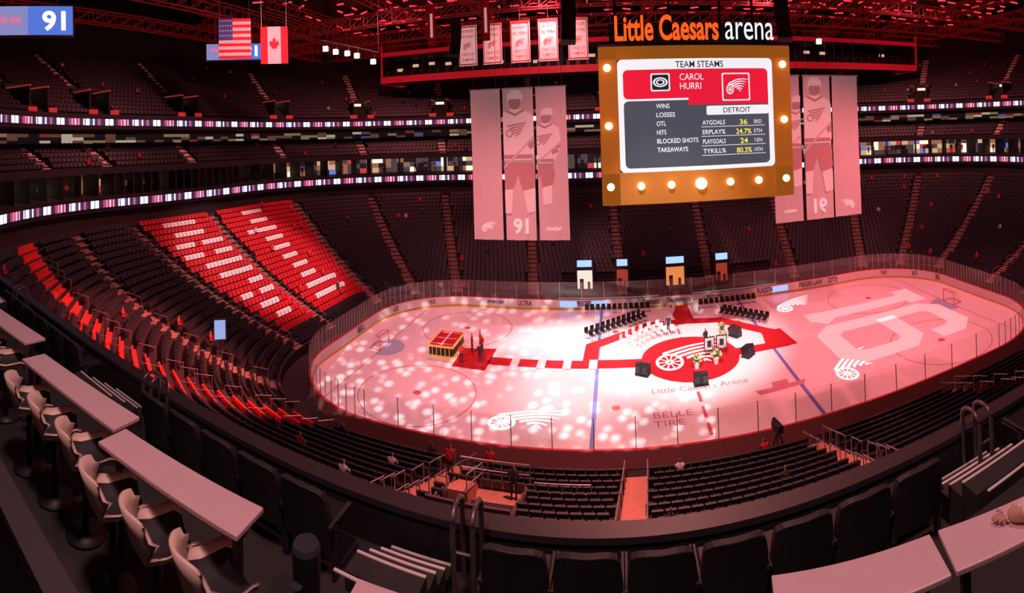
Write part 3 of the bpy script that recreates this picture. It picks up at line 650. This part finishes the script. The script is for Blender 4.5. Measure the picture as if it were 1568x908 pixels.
def ledscreen(cx_,cy_,z0,z1,w,txt):
    e,U,d=flagbase(cx_,cy_,z1,'corner_video_screen'); m=MB(); ang=math.atan2(U.y,U.x); m.box((cx_,cy_,(z0+z1)/2),(w+.4,.6,z1-z0+.4),ang,0); setpar(m.obj('cabinet',[M['black']]),e)
    m=MB(); fl_quad(m,U,d,(cx_,cy_),-w/2,w/2,z0,z1,0,18); setpar(m.obj('screen',[emi('screen_blue',(.10,.20,.75),.9)]),e)
    m=MB(); fl_quad(m,U,d,(cx_,cy_),-w/2,0,z0,z1,0,19); setpar(m.obj('screen_left',[emi('screen_pale',(.3,.3,.65),.8)]),e)
    O=Vector((cx_,cy_,z0+.4))+U*(w*.16)-d*.4; text('digits',txt,O,U,(0,0,1),w*.26,(z1-z0)*.7,emi('screen_text',(1,1,1),1.4),e,.03)
    O=Vector((cx_,cy_,z0+.9))-U*(w*.42)-d*.4; text('caption','thank you',O,U,(0,0,1),w*.34,(z1-z0)*.4,emi('screen_text_red',(1,.1,.15),1.2),e,.01)
    m=MB()
    for a in (-w/3,w/3): m.tube([tuple(Vector((cx_,cy_,z1))+U*a),tuple(Vector((cx_,cy_,CE))+U*a)],.05,0,4)
    setpar(m.obj('hanger',[M['metal']]),e)
ledscreen(-55.1,10,31.4,33.7,8.0,'91'); ledscreen(-51.5,-23,30.5,33.4,9,'91')
g=MB()
g.box((2,35.5,29.6),(93,.3,1.1),0,1); g.box((2,38,29.2),(93,5,.2),0,0); g.box((2,40.4,31.4),(93,.2,4.4),0,0); g.box((2,38,33.6),(93,5,.3),0,0); g.box((2,35.5,34),(93,.3,.7),0,1)
for s_ in (-1,1): g.box((2+46.5*s_,38,29.6),(.3,5,1.1),0,1); g.box((2+46.5*s_,45,29.6),(.3,10,1.1),0,1)
for k in range(13): g.box((-44.4+k*7.75,35.6,32.5),(.25,.25,6.4),0,1 if k in(0,12) else 0); g.tube([(-44.4+k*7.75,37,34),(-44.4+k*7.75,37,CE)],.12,0,4)
for k in range(60): g.box((-43.5+k*1.55,36.2,30.7),(.5,.4,1.0),0,2)
for k in range(30):
    if random.random()<.6: g.box((-43+k*3.1,40.2,31.6+random.random()),(1.1,.1,.5),0,3)
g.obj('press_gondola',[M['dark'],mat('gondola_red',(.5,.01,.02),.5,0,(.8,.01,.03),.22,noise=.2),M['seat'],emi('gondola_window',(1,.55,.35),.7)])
def linearray(x,y,z,rz,n=11):
    m=MB(); 
    for k in range(n):
        ang=-.05*k*k*.12; m.box((x,y-k*k*.01,z-k*.42),(1.3,.7,.4),rz,0,ang)
    m.tube([(x,y,z+.2),(x,y,CE)],.06); m.obj('speaker_line_array',[M['black']])
linearray(-9.4,3,32.0,.2);linearray(10.5,3,32.0,-.2);linearray(-24,15,33.5,.4)
lm=MB()
for x,y,z_ in ((-41.3,12.9,31.6),(-40.3,13.8,31.2),(-39.1,14.8,31.0),(-38.1,15.6,30.7),(-36.4,17.0,29.9),(21.0,18.0,30.5)):
    lm.box((x,y+.4,z_),(.6,.7,.6),.5,0); lm.cyl((x,y,z_-.3),.34,.6,1,14); lm.tube([(x,y+.4,z_+.3),(x,y+.4,z_+1.2)],.05,0,4)
lm.tube([(-42,12.8,32.9),(-36,17.9,31.2)],.1,0,6); lm.tube([(-42,12.8,32.9),(-42,12.8,37)],.04,0,4); lm.tube([(-36,17.9,31.2),(-36,17.9,37)],.04,0,4)
lm.obj('stage_light_fixtures',[M['black'],nosample(emi('lamp_white',(.85,1,.95),9))])
# ---------------------------------------------------------------- near loge
CX,CY=-5.53,-42.23
LO=empty('loge_terrace')
lg=MB()
lg.box((0,-44.3,15.7),(60,11.4,.3),0,0)
lg.box((0,-37.95,14.95),(60,1.5,.3),0,0)
lg.box((0,-38.63,15.4),(60,.06,.88),0,0)
lg.obj('deck',[mat('loge_floor',(.03,.026,.026),.7,noise=.3,nscale=3)],LO)
lg=MB(); lg.box((0,-37.15,14.3),(62,.18,2.5),0,0); lg.box((0,-37.15,15.58),(62,.22,.07),0,1); lg.obj('front_parapet',[M['dark'],mat('ledge_cap',(.045,.035,.04),.4,noise=.15)],LO)
ss=MB(); SX=[(-8.0,-7.3),(-2.2,-1.2),(-13.2,-12.2),(4.0,5.2),(-18.9,-17.9)]
for a,b_ in SX:
    for k in range(4):
        y=CY+4.05+k*.24; zt=15.72-k*.16; ss.box(((a+b_)/2,y,zt-.3),(b_-a,.25,.6),0,0); ss.box(((a+b_)/2,y+.11,zt+.004),(b_-a,.028,.012),0,1)
    ss.box(((a+b_)/2,CY+3.75,15.858),(b_-a,.03,.012),0,1)
ss.obj('steps',[mat('step_concrete',(.035,.03,.03),.8,noise=.3,nscale=4),mat('nosing_white',(.85,.75,.72),.6,noise=.05)],LO)
RAILM=mat('powder_grey_rail',(.2,.15,.15),.35,.6,noise=.1)
def tub(x,y0,z0,hh=.78):
    m=MB(); pts=[(x,y0,z0)]+[(x,y0+.16*(1-math.cos(t)),z0+hh+.12*math.sin(t)) for t in np.linspace(0,math.pi,8)]+[(x,y0+.32,z0)]
    m.tube(pts,.028,0,8); pts=[(p_[0]+.2,p_[1],p_[2]) for p_ in pts]; m.tube(pts,.028,0,8); m.tube([(x,y0+.02,z0+.5),(x+.2,y0+.02,z0+.5)],.02,0,6)
    m.obj('stair_handrail',[RAILM],smooth=True)
tub(-7.2,-37.62,15.1);tub(-1.55,-37.62,15.1);tub(-12.0,-37.62,15.1);tub(-17.6,-37.62,15.1)
M['seatL']=mat('loge_seat_plastic',(.035,.03,.034),.5,noise=.15)
def fseat(x,y,z):
    m=MB(); n=8
    def shell(w,z0,z1,y0,y1,th,bow,mi):
        i0=len(m.v); rows=6
        for side in (0,1):
            for r_ in range(rows+1):
                f=r_/rows; ww=w*(1-.12*max(0,f-.6)/.4)
                for c in range(n+1):
                    g_=c/n*2-1; zz=z0+(z1-z0)*f-(.05*abs(g_)**4 if f>.85 else 0); yy=y0+(y1-y0)*f+bow*g_*g_+ (th if side else 0)
                    m.v.append((x+g_*ww/2,y+yy,z+zz))
        K=(rows+1)*(n+1)
        for r_ in range(rows):
            for c in range(n):
                a=i0+r_*(n+1)+c; m.f.append((a,a+1,a+n+2,a+n+1)); m.m.append(mi); m.f.append((a+K,a+K+n+1,a+K+n+2,a+K+1)); m.m.append(mi)
        for c in range(n):
            a=i0+rows*(n+1)+c; m.f.append((a,a+1,a+K+1,a+K)); m.m.append(mi)
        for r_ in range(rows):
            for c in (0,n): a=i0+r_*(n+1)+c; m.f.append((a,a+n+1,a+n+1+K,a+K)); m.m.append(mi)
    shell(.60,.3,.98,.0,-.12,.07,.05,0)
    m.box((x,y+.3,z+.43),(.52,.44,.09),0,1); 
    for s_ in (-.31,.31): m.box((x+s_,y+.2,z+.58),(.05,.42,.05),0,0); m.box((x+s_,y+.1,z+.31),(.05,.08,.58),0,0)
    return m.obj('loge_seat',[M['seatL'],M['black']],bevel=.01)
def seatrun(a,b_):
    n=int((b_-a)/.64); 
    for k in range(n): fseat(a+.32+k*.64,-37.93,15.1)
seatrun(-6.85,-2.3);seatrun(-11.6,-8.05);seatrun(-17.3,-13.3);seatrun(-1.05,3.9)
def table(ax,ay,bx,by,dep=.33,zt=16.94):
    d=Vector((bx-ax,by-ay,0)); L_=d.length; rz=math.atan2(d.y,d.x); d.normalize(); nn=Vector((d.y,-d.x,0)); c=Vector((ax,ay,0))+d*L_/2+nn*dep/2
    m=MB(); m.box((c.x,c.y,zt-.02),(L_,dep,.04),rz,0)
    for s_ in (-1,1):
        p_=c+d*(L_/2-.12)*s_; m.box((p_.x,p_.y,zt-.57),(.06,.06,1.04),rz,1); m.box((p_.x,p_.y,15.87),(.08,dep,.03),rz,1)
    m.box((c.x,c.y,zt-.09),(L_-.1,.06,.08),rz,1); m.obj('counter_table',[M['white'],M['black']],bevel=.008)
table(CX-4.02,CY+2.66,CX-2.47,CY+2.83); table(CX-5.95,CY+2.70,CX-4.10,CY+2.88); table(CX-7.95,CY+2.74,CX-6.4,CY+2.92);table(CX-10.0,CY+2.8,CX-8.2,CY+2.95)
table(CX-1.6,CY+2.70,CX-.1,CY+2.80); table(CX+.84,CY+2.88,CX+1.84,CY+2.66); table(CX+1.90,CY+2.65,CX+3.2,CY+2.25)
shell_m=mat('shell_chair_ivory',(.85,.62,.52),.45,noise=.08); pad=mat('chair_pad_black',(.02,.018,.02),.7,noise=.2)
def shellchair(x,y,rz):
    m=MB(); n=12; zf=15.85; c_,s_=math.cos(rz),math.sin(rz)
    prof_=[(.26,.66),(.2,.69),(.0,.66),(-.14,.68),(-.21,.78),(-.26,.94),(-.30,1.08)]
    wd=[.42,.47,.50,.52,.53,.50,.42]; K=len(prof_)
    for lay in (0,1):
        for j,(yy,zz) in enumerate(prof_):
            for i in range(n+1):
                g_=i/n*2-1; X=g_*wd[j]/2; Y=yy+(.12*g_*g_ if j>3 else 0); Z=zz+.14*abs(g_)**3*(1 if j<5 else .0)+ .025*lay-(.05*g_**4 if j==K-1 else 0)
                if lay and j>3: Y+=.03;Z-=.02
                m.v.append((x+X*c_-Y*s_,y+X*s_+Y*c_,zf+Z))
    T=K*(n+1)
    for j in range(K-1):
        for i in range(n):
            a=j*(n+1)+i; m.f.append((a,a+1,a+n+2,a+n+1)); m.m.append(0); m.f.append((a+T,a+T+n+1,a+T+n+2,a+T+1)); m.m.append(1 if (j<3 and 1<=i<n-1) else 0)
    for j in range(K-1):
        for i in (0,n): a=j*(n+1)+i; m.f.append((a,a+n+1,a+n+1+T,a+T)); m.m.append(0)
    for i in range(n):
        for j in (0,K-1): a=j*(n+1)+i; m.f.append((a,a+1,a+1+T,a+T)); m.m.append(0)
    m.cyl((x,y,zf),.2,.03,2); m.cyl((x,y,zf+.03),.035,.6,2)
    m.obj('counter_stool',[shell_m,pad,M['black']],smooth=True)
for k in range(3): shellchair(CX-2.58-.55*k,CY+2.40-.05*k,-.35)
for k in range(3): shellchair(CX-4.35-.58*k,CY+2.40-.05*k,-.35)
for k in range(3): shellchair(CX-6.65-.58*k,CY+2.42-.05*k,-.35)
m=MB(); m.box((CX-7,CY+1.0,16.75),(11,.06,1.78),0,0); m.box((CX-7,CY+1.0,17.63),(11,.14,.05),0,1); m.obj('drink_rail',[M['black'],mat('rail_cap',(.05,.04,.045),.4,noise=.1)])
m=MB(); m.cyl((CX-2.4,CY+3.25,15.86),.10,.55,0,20,.115); m.cyl((CX-2.4,CY+3.25,16.41),.115,.04,1,20,.10); m.cyl((CX-2.4,CY+3.12,16.2),.045,.01,1,12); m.obj('trash_can',[M['black'],M['suit']])
# ---------------------------------------------------------------- people
def body(name,J,E_,sub=1,root=0):
    names=list(J); me=bpy.data.meshes.new(name); me.from_pydata([J[n][0] for n in names],[(names.index(a),names.index(b_)) for a,b_ in E_],[])
    o=bpy.data.objects.new(name,me); COL.objects.link(o); sk=o.modifiers.new('s','SKIN'); 
    for i,n in enumerate(names): d_=me.skin_vertices[0].data[i]; rr_=J[n][1]; d_.radius=(rr_,rr_) if not isinstance(rr_,tuple) else rr_; d_.use_root=(i==0)
    ss_=o.modifiers.new('u','SUBSURF'); ss_.levels=sub; ss_.render_levels=sub
    bpy.context.view_layer.update(); nm_=bpy.data.meshes.new_from_object(o.evaluated_get(bpy.context.evaluated_depsgraph_get())); bpy.data.objects.remove(o); 
    return nm_
Est=[('pel','spi'),('spi','che'),('che','nec'),('nec','hd1'),('hd1','hd2')]
for s_ in 'LR': Est+=[('che','sh'+s_),('sh'+s_,'el'+s_),('el'+s_,'ha'+s_),('pel','hi'+s_),('hi'+s_,'kn'+s_),('kn'+s_,'an'+s_),('an'+s_,'to'+s_)]
def J_stand():
    J={'pel':((0,0,.95),.13),'spi':((0,0,1.14),.12),'che':((0,0,1.36),.14),'nec':((0,0,1.5),.055),'hd1':((0,.01,1.6),.08),'hd2':((0,.01,1.71),.085)}
    for s_,k in (('L',-1),('R',1)): J.update({'sh'+s_:((.19*k,0,1.41),.06),'el'+s_:((.25*k,.0,1.13),.045),'ha'+s_:((.22*k,.12,.9),.035),'hi'+s_:((.1*k,0,.88),.085),'kn'+s_:((.11*k,.02,.5),.06),'an'+s_:((.12*k,-.02,.09),.045),'to'+s_:((.13*k,.14,.04),.035)})
    return J
def J_sit():
    J={'pel':((0,0,.5),.14),'spi':((0,-.03,.7),.13),'che':((0,-.02,.93),.15),'nec':((0,0,1.08),.055),'hd1':((0,.02,1.18),.08),'hd2':((0,.02,1.29),.085)}
    for s_,k in (('L',-1),('R',1)): J.update({'sh'+s_:((.2*k,-.02,.98),.06),'el'+s_:((.26*k,.1,.74),.045),'ha'+s_:((.12*k,.34,.64),.035),'hi'+s_:((.1*k,.03,.5),.085),'kn'+s_:((.12*k,.45,.5),.065),'an'+s_:((.12*k,.45,.09),.045),'to'+s_:((.13*k,.6,.04),.035)})
    return J
stand=body('person_standing',J_stand(),Est); sit=body('person_sitting',J_sit(),Est)
def colour(me,mats,zl,zh):
    me.materials.clear()
    for m_ in mats: me.materials.append(m_)
    for p_ in me.polygons:
        c=p_.center; p_.use_smooth=True
        p_.material_index=0 if zl<c.z<zh and not(abs(c.x)>.19 and c.z<zl+.12) else (1 if c.z<=zl else (3 if (c.z>zh+.17 or c.y<-.04) else 2))
hair=mat('hair_brown',(.06,.03,.02),.7,noise=.2); jer=mat('red_jersey',(.6,.02,.03),.8,noise=.1); jw=mat('white_shirt',(.7,.6,.6),.8,noise=.1)
variants=[]
for base,zl,zh in ((stand,.88,1.5),(sit,.56,1.08)):
    for cl in (jer,M['suit'],jw):
        c=base.copy(); colour(c,[cl,M['suit'],M['skin'],hair],zl,zh); variants.append(c)
def person(x,y,z,rz,v,name='person'):
    o=bpy.data.objects.new(name,variants[v]); o.location=(x,y,z); o.rotation_euler=(0,0,rz); COL.objects.link(o); return o
for x,y,rz,v in ((-18.4,2.2,2,0),(-18.9,1.2,-1.5,0),(-17.9,.9,1,0),(-19.2,-1.1,0,0),(-17.6,-.8,3,1),(1.9,1.7,.5,1),(-1.0,5.6,3.1,1)):
    person(x,y,.04,rz,v)
person(-10.9,-18.7,zp,0,1); person(-14.6,-17.3,zr[3],0,0); person(-12.6,-16.6,zr[2],0,0)
def W(a,b_,c): return (CX+a-.13,CY+b_,c)
J={'pel':(W(3.15,1.85,16.62),.15),'spi':(W(3.13,1.88,16.85),.14),'che':(W(3.1,1.98,17.12),.15),'nec':(W(3.08,2.02,17.30),.06),'hd1':(W(3.06,2.06,17.40),.085),'hd2':(W(3.05,2.08,17.52),.09),
 'shL':(W(2.90,2.0,17.20),.09),'elL':(W(2.64,2.2,17.05),.09),'wrL':(W(2.46,2.32,17.01),.065),'paL':(W(2.40,2.38,16.985),.035),
 'shR':(W(3.3,1.98,17.18),.075),'elR':(W(3.42,2.12,16.98),.055),'haR':(W(3.2,2.25,17.0),.04),
 'hiL':(W(3.05,1.9,16.6),.09),'knL':(W(3.0,2.32,16.55),.07),'anL':(W(3.0,2.3,16.1),.05),'toL':(W(3.0,2.45,15.95),.04),
 'hiR':(W(3.25,1.9,16.6),.09),'knR':(W(3.3,2.28,16.55),.07),'anR':(W(3.3,2.26,16.1),.05),'toR':(W(3.3,2.42,15.95),.04)}
E2=[('pel','spi'),('spi','che'),('che','nec'),('nec','hd1'),('hd1','hd2'),('che','shL'),('shL','elL'),('elL','wrL'),('wrL','paL'),('che','shR'),('shR','elR'),('elR','haR'),('pel','hiL'),('hiL','knL'),('knL','anL'),('anL','toL'),('pel','hiR'),('hiR','knR'),('knR','anR'),('anR','toR')]
me=body('seated_spectator',J,E2,2); me.materials.clear()
for m_ in (M['skincloth'],M['suit'],M['skin'],hair): me.materials.append(m_)
wr=Vector(J['wrL'][0])
for p_ in me.polygons:
    c=p_.center; p_.use_smooth=True
    p_.material_index=2 if ((c-wr).x<-.01 or c.z>17.33) else (1 if c.z<16.68 and c.y<CY+2.5 and c.x>CX+2.65 else 0)
    if c.z>17.5 or (c.z>17.36 and c.y<CY+2.02): p_.material_index=3
sp_=empty('seated_spectator',(CX+3.02,CY+1.85,15.85)); o=bpy.data.objects.new('body',me); COL.objects.link(o); setpar(o,sp_)
pal=Vector(J['paL'][0])
for k,(dx,dy,ln) in enumerate(((-.02,.03,.075),(-.03,.012,.085),(-.032,-.006,.08),(-.03,-.022,.06),(.01,.035,.055))):
    b0=pal+Vector((dx*.4,dy,0)); dr=Vector((-.85,.5,0)).normalized() if k<4 else Vector((-.2,1,0)).normalized()
    Jf={'a':(tuple(b0),.011),'b':(tuple(b0+dr*ln*.5+Vector((0,0,.008))),.0095),'c':(tuple(b0+dr*ln*.8+Vector((0,0,.0))),.0085),'d':(tuple(b0+dr*ln+Vector((0,0,-.012))),.007)}
    fm=body('finger',Jf,[('a','b'),('b','c'),('c','d')],1); fm.materials.clear(); fm.materials.append(M['skin']); o=bpy.data.objects.new('finger_%d'%k,fm); COL.objects.link(o); setpar(o,sp_)
crowd_v=[];crowd_f=[];crowd_m=[]
def add_crowd(v,x,y,z,rz):
    me=variants[v]; n=len(me.vertices); a=np.zeros(n*3); me.vertices.foreach_get('co',a); a=a.reshape(-1,3); c,s_=math.cos(rz),math.sin(rz); i0=len(crowd_v)
    crowd_v.extend(np.stack([x+a[:,0]*c-a[:,1]*s_,y+a[:,0]*s_+a[:,1]*c,z+a[:,2]],-1).tolist())
    for p_ in me.polygons: crowd_f.append([i0+k for k in p_.vertices]); crowd_m.append([v%3,3,4,5][p_.material_index])
rows0=[s for s in SEATS if s[6]==0]; rows1=[s for s in SEATS if s[6]>0]
for s_ in random.sample(rows0,90)+random.sample(rows1,90):
    x,y,z_,nx,ny=s_[:5]; add_crowd(3+random.choice((0,0,1,2)),x+nx*.15,y+ny*.15,z_,math.atan2(-ny,-nx)-math.pi/2)
for k in range(110):
    q=random.uniform(-2.3,3.3); (x,y),(nx,ny)=pt(q,25.6); add_crowd(random.choice((0,1,1,2)),x,y,13.6,math.atan2(-ny,-nx)-math.pi/2)
me=bpy.data.meshes.new('spectator_crowd'); me.from_pydata(crowd_v,[],crowd_f)
for m_ in (jer,M['suit'],jw,M['suit'],M['skin'],hair): me.materials.append(m_)
me.polygons.foreach_set('material_index',crowd_m); me.polygons.foreach_set('use_smooth',[True]*len(crowd_f)); o=bpy.data.objects.new('spectator_crowd',me); COL.objects.link(o); o.parent=SEATP
# ---------------------------------------------------------------- lights
def spot(name,loc,tgt,e,col,ang,blend=.5,rad=.5):
    l=bpy.data.lights.new(name,'SPOT'); l.energy=e; l.color=col; l.spot_size=math.radians(ang); l.spot_blend=blend; l.shadow_soft_size=rad
    o=bpy.data.objects.new(name,l); o.location=loc; o.rotation_euler=(Vector(tgt)-Vector(loc)).to_track_quat('-Z','Y').to_euler(); COL.objects.link(o); return o
for x in (-27,-9,13,27):
    for y in (-19,19): spot('ice_flood_light',(x,y,35),(x*.8,-y*.15,0),24000 if x<0 else 26000,(1,.27,.30) if x<0 else (1,.20,.23),62,.8)
spot('white_stage_light',(-4,-24,35),(.0,3,0),95000,(1,.98,.94),28,.8)
spot('white_stage_light',(-12,24,35),(-10,1.5,0),72000,(1,.98,.94),26,.8)
g=spot('speckle_projector',(-14,-40,36),(-14,-1,0),120000,(1,.92,.92),56,.3,.05); l=g.data; l.use_nodes=True; nt=l.node_tree
em=[n for n in nt.nodes if n.type=='EMISSION'][0]; tc=N(nt,'ShaderNodeTexCoord'); vo_=N(nt,'ShaderNodeTexVoronoi'); vo_.inputs['Scale'].default_value=50; nt.links.new(tc.outputs['Normal'],vo_.inputs['Vector'])
rp=N(nt,'ShaderNodeValToRGB'); rp.color_ramp.interpolation='EASE'; rp.color_ramp.elements[0].position=.1; rp.color_ramp.elements[0].color=(1,1,1,1); rp.color_ramp.elements[1].position=.52; rp.color_ramp.elements[1].color=(.06,.06,.06,1)
nt.links.new(vo_.outputs['Distance'],rp.inputs[0])
sx_=N(nt,'ShaderNodeSeparateXYZ'); nt.links.new(tc.outputs['Normal'],sx_.inputs[0]); az_=math_(nt,'ABSOLUTE',sx_.outputs[2])
ry=math_(nt,'DIVIDE',math_(nt,'ABSOLUTE',sx_.outputs[1]),az_); rx=math_(nt,'DIVIDE',math_(nt,'ABSOLUTE',sx_.outputs[0]),az_)
mk=math_(nt,'MULTIPLY',math_(nt,'LESS_THAN',ry,.172),math_(nt,'LESS_THAN',rx,.31))
nt.links.new(math_(nt,'MULTIPLY',mk,rp.outputs[0]),em.inputs['Strength'])
for q in (.2,.8,1.5,2.5,3.5,5.5,6.5,7.5):
    (x,y),_=pt(q,4); (x2,y2),_=pt(q,24); spot('house_light',(x,y,37),(x2,y2,12),15000,(1,.24,.25),110,.9,1)
spot('red_section_light',(-12,2,33),(-43,2,6),80000,(1,.45,.45),32,.6)
spot('red_aisle_light',(-12,-8,33),(-34,-20,4),150000,(1,.2,.18),28,.6)
spot('loge_light',(-8,-41,26),(-8,-40,16),1700,(1,.55,.55),150,.8,.5); spot('loge_light',(-2,-41,26),(-2,-40,16),900,(1,.5,.52),150,.8,.5)
spot('near_bowl_light',(-4,-22,34),(-4,-27,4),45000,(1,.33,.3),70,.8)
w=bpy.data.worlds.new('world'); S.world=w; w.use_nodes=True; w.node_tree.nodes['Background'].inputs[0].default_value=(.03,.01,.012,1); w.node_tree.nodes['Background'].inputs[1].default_value=.4
# ---------------------------------------------------------------- camera
cam=bpy.data.cameras.new('camera'); co=bpy.data.objects.new('camera',cam); COL.objects.link(co); S.camera=co
yaw,pitch,roll=.2056,.0141,.0310
R=Matrix.Rotation(yaw,3,'Z')@Matrix.Rotation(pitch,3,'X')@Matrix.Rotation(roll,3,'Y')
rt,fw_,up=R.col[0],R.col[1],R.col[2]
co.matrix_world=Matrix(((rt[0],up[0],-fw_[0],-5.5279),(rt[1],up[1],-fw_[1],-42.227),(rt[2],up[2],-fw_[2],19.6427),(0,0,0,1)))
cam.clip_end=500; cam.clip_start=.05; cam.type='PANO'
F=764.0858; v0=-.3395
cam.panorama_type='CENTRAL_CYLINDRICAL'; cam.central_cylindrical_range_u_min=-784/F; cam.central_cylindrical_range_u_max=784/F; cam.central_cylindrical_range_v_min=v0-454/F; cam.central_cylindrical_range_v_max=v0+454/F; cam.central_cylindrical_radius=1.0
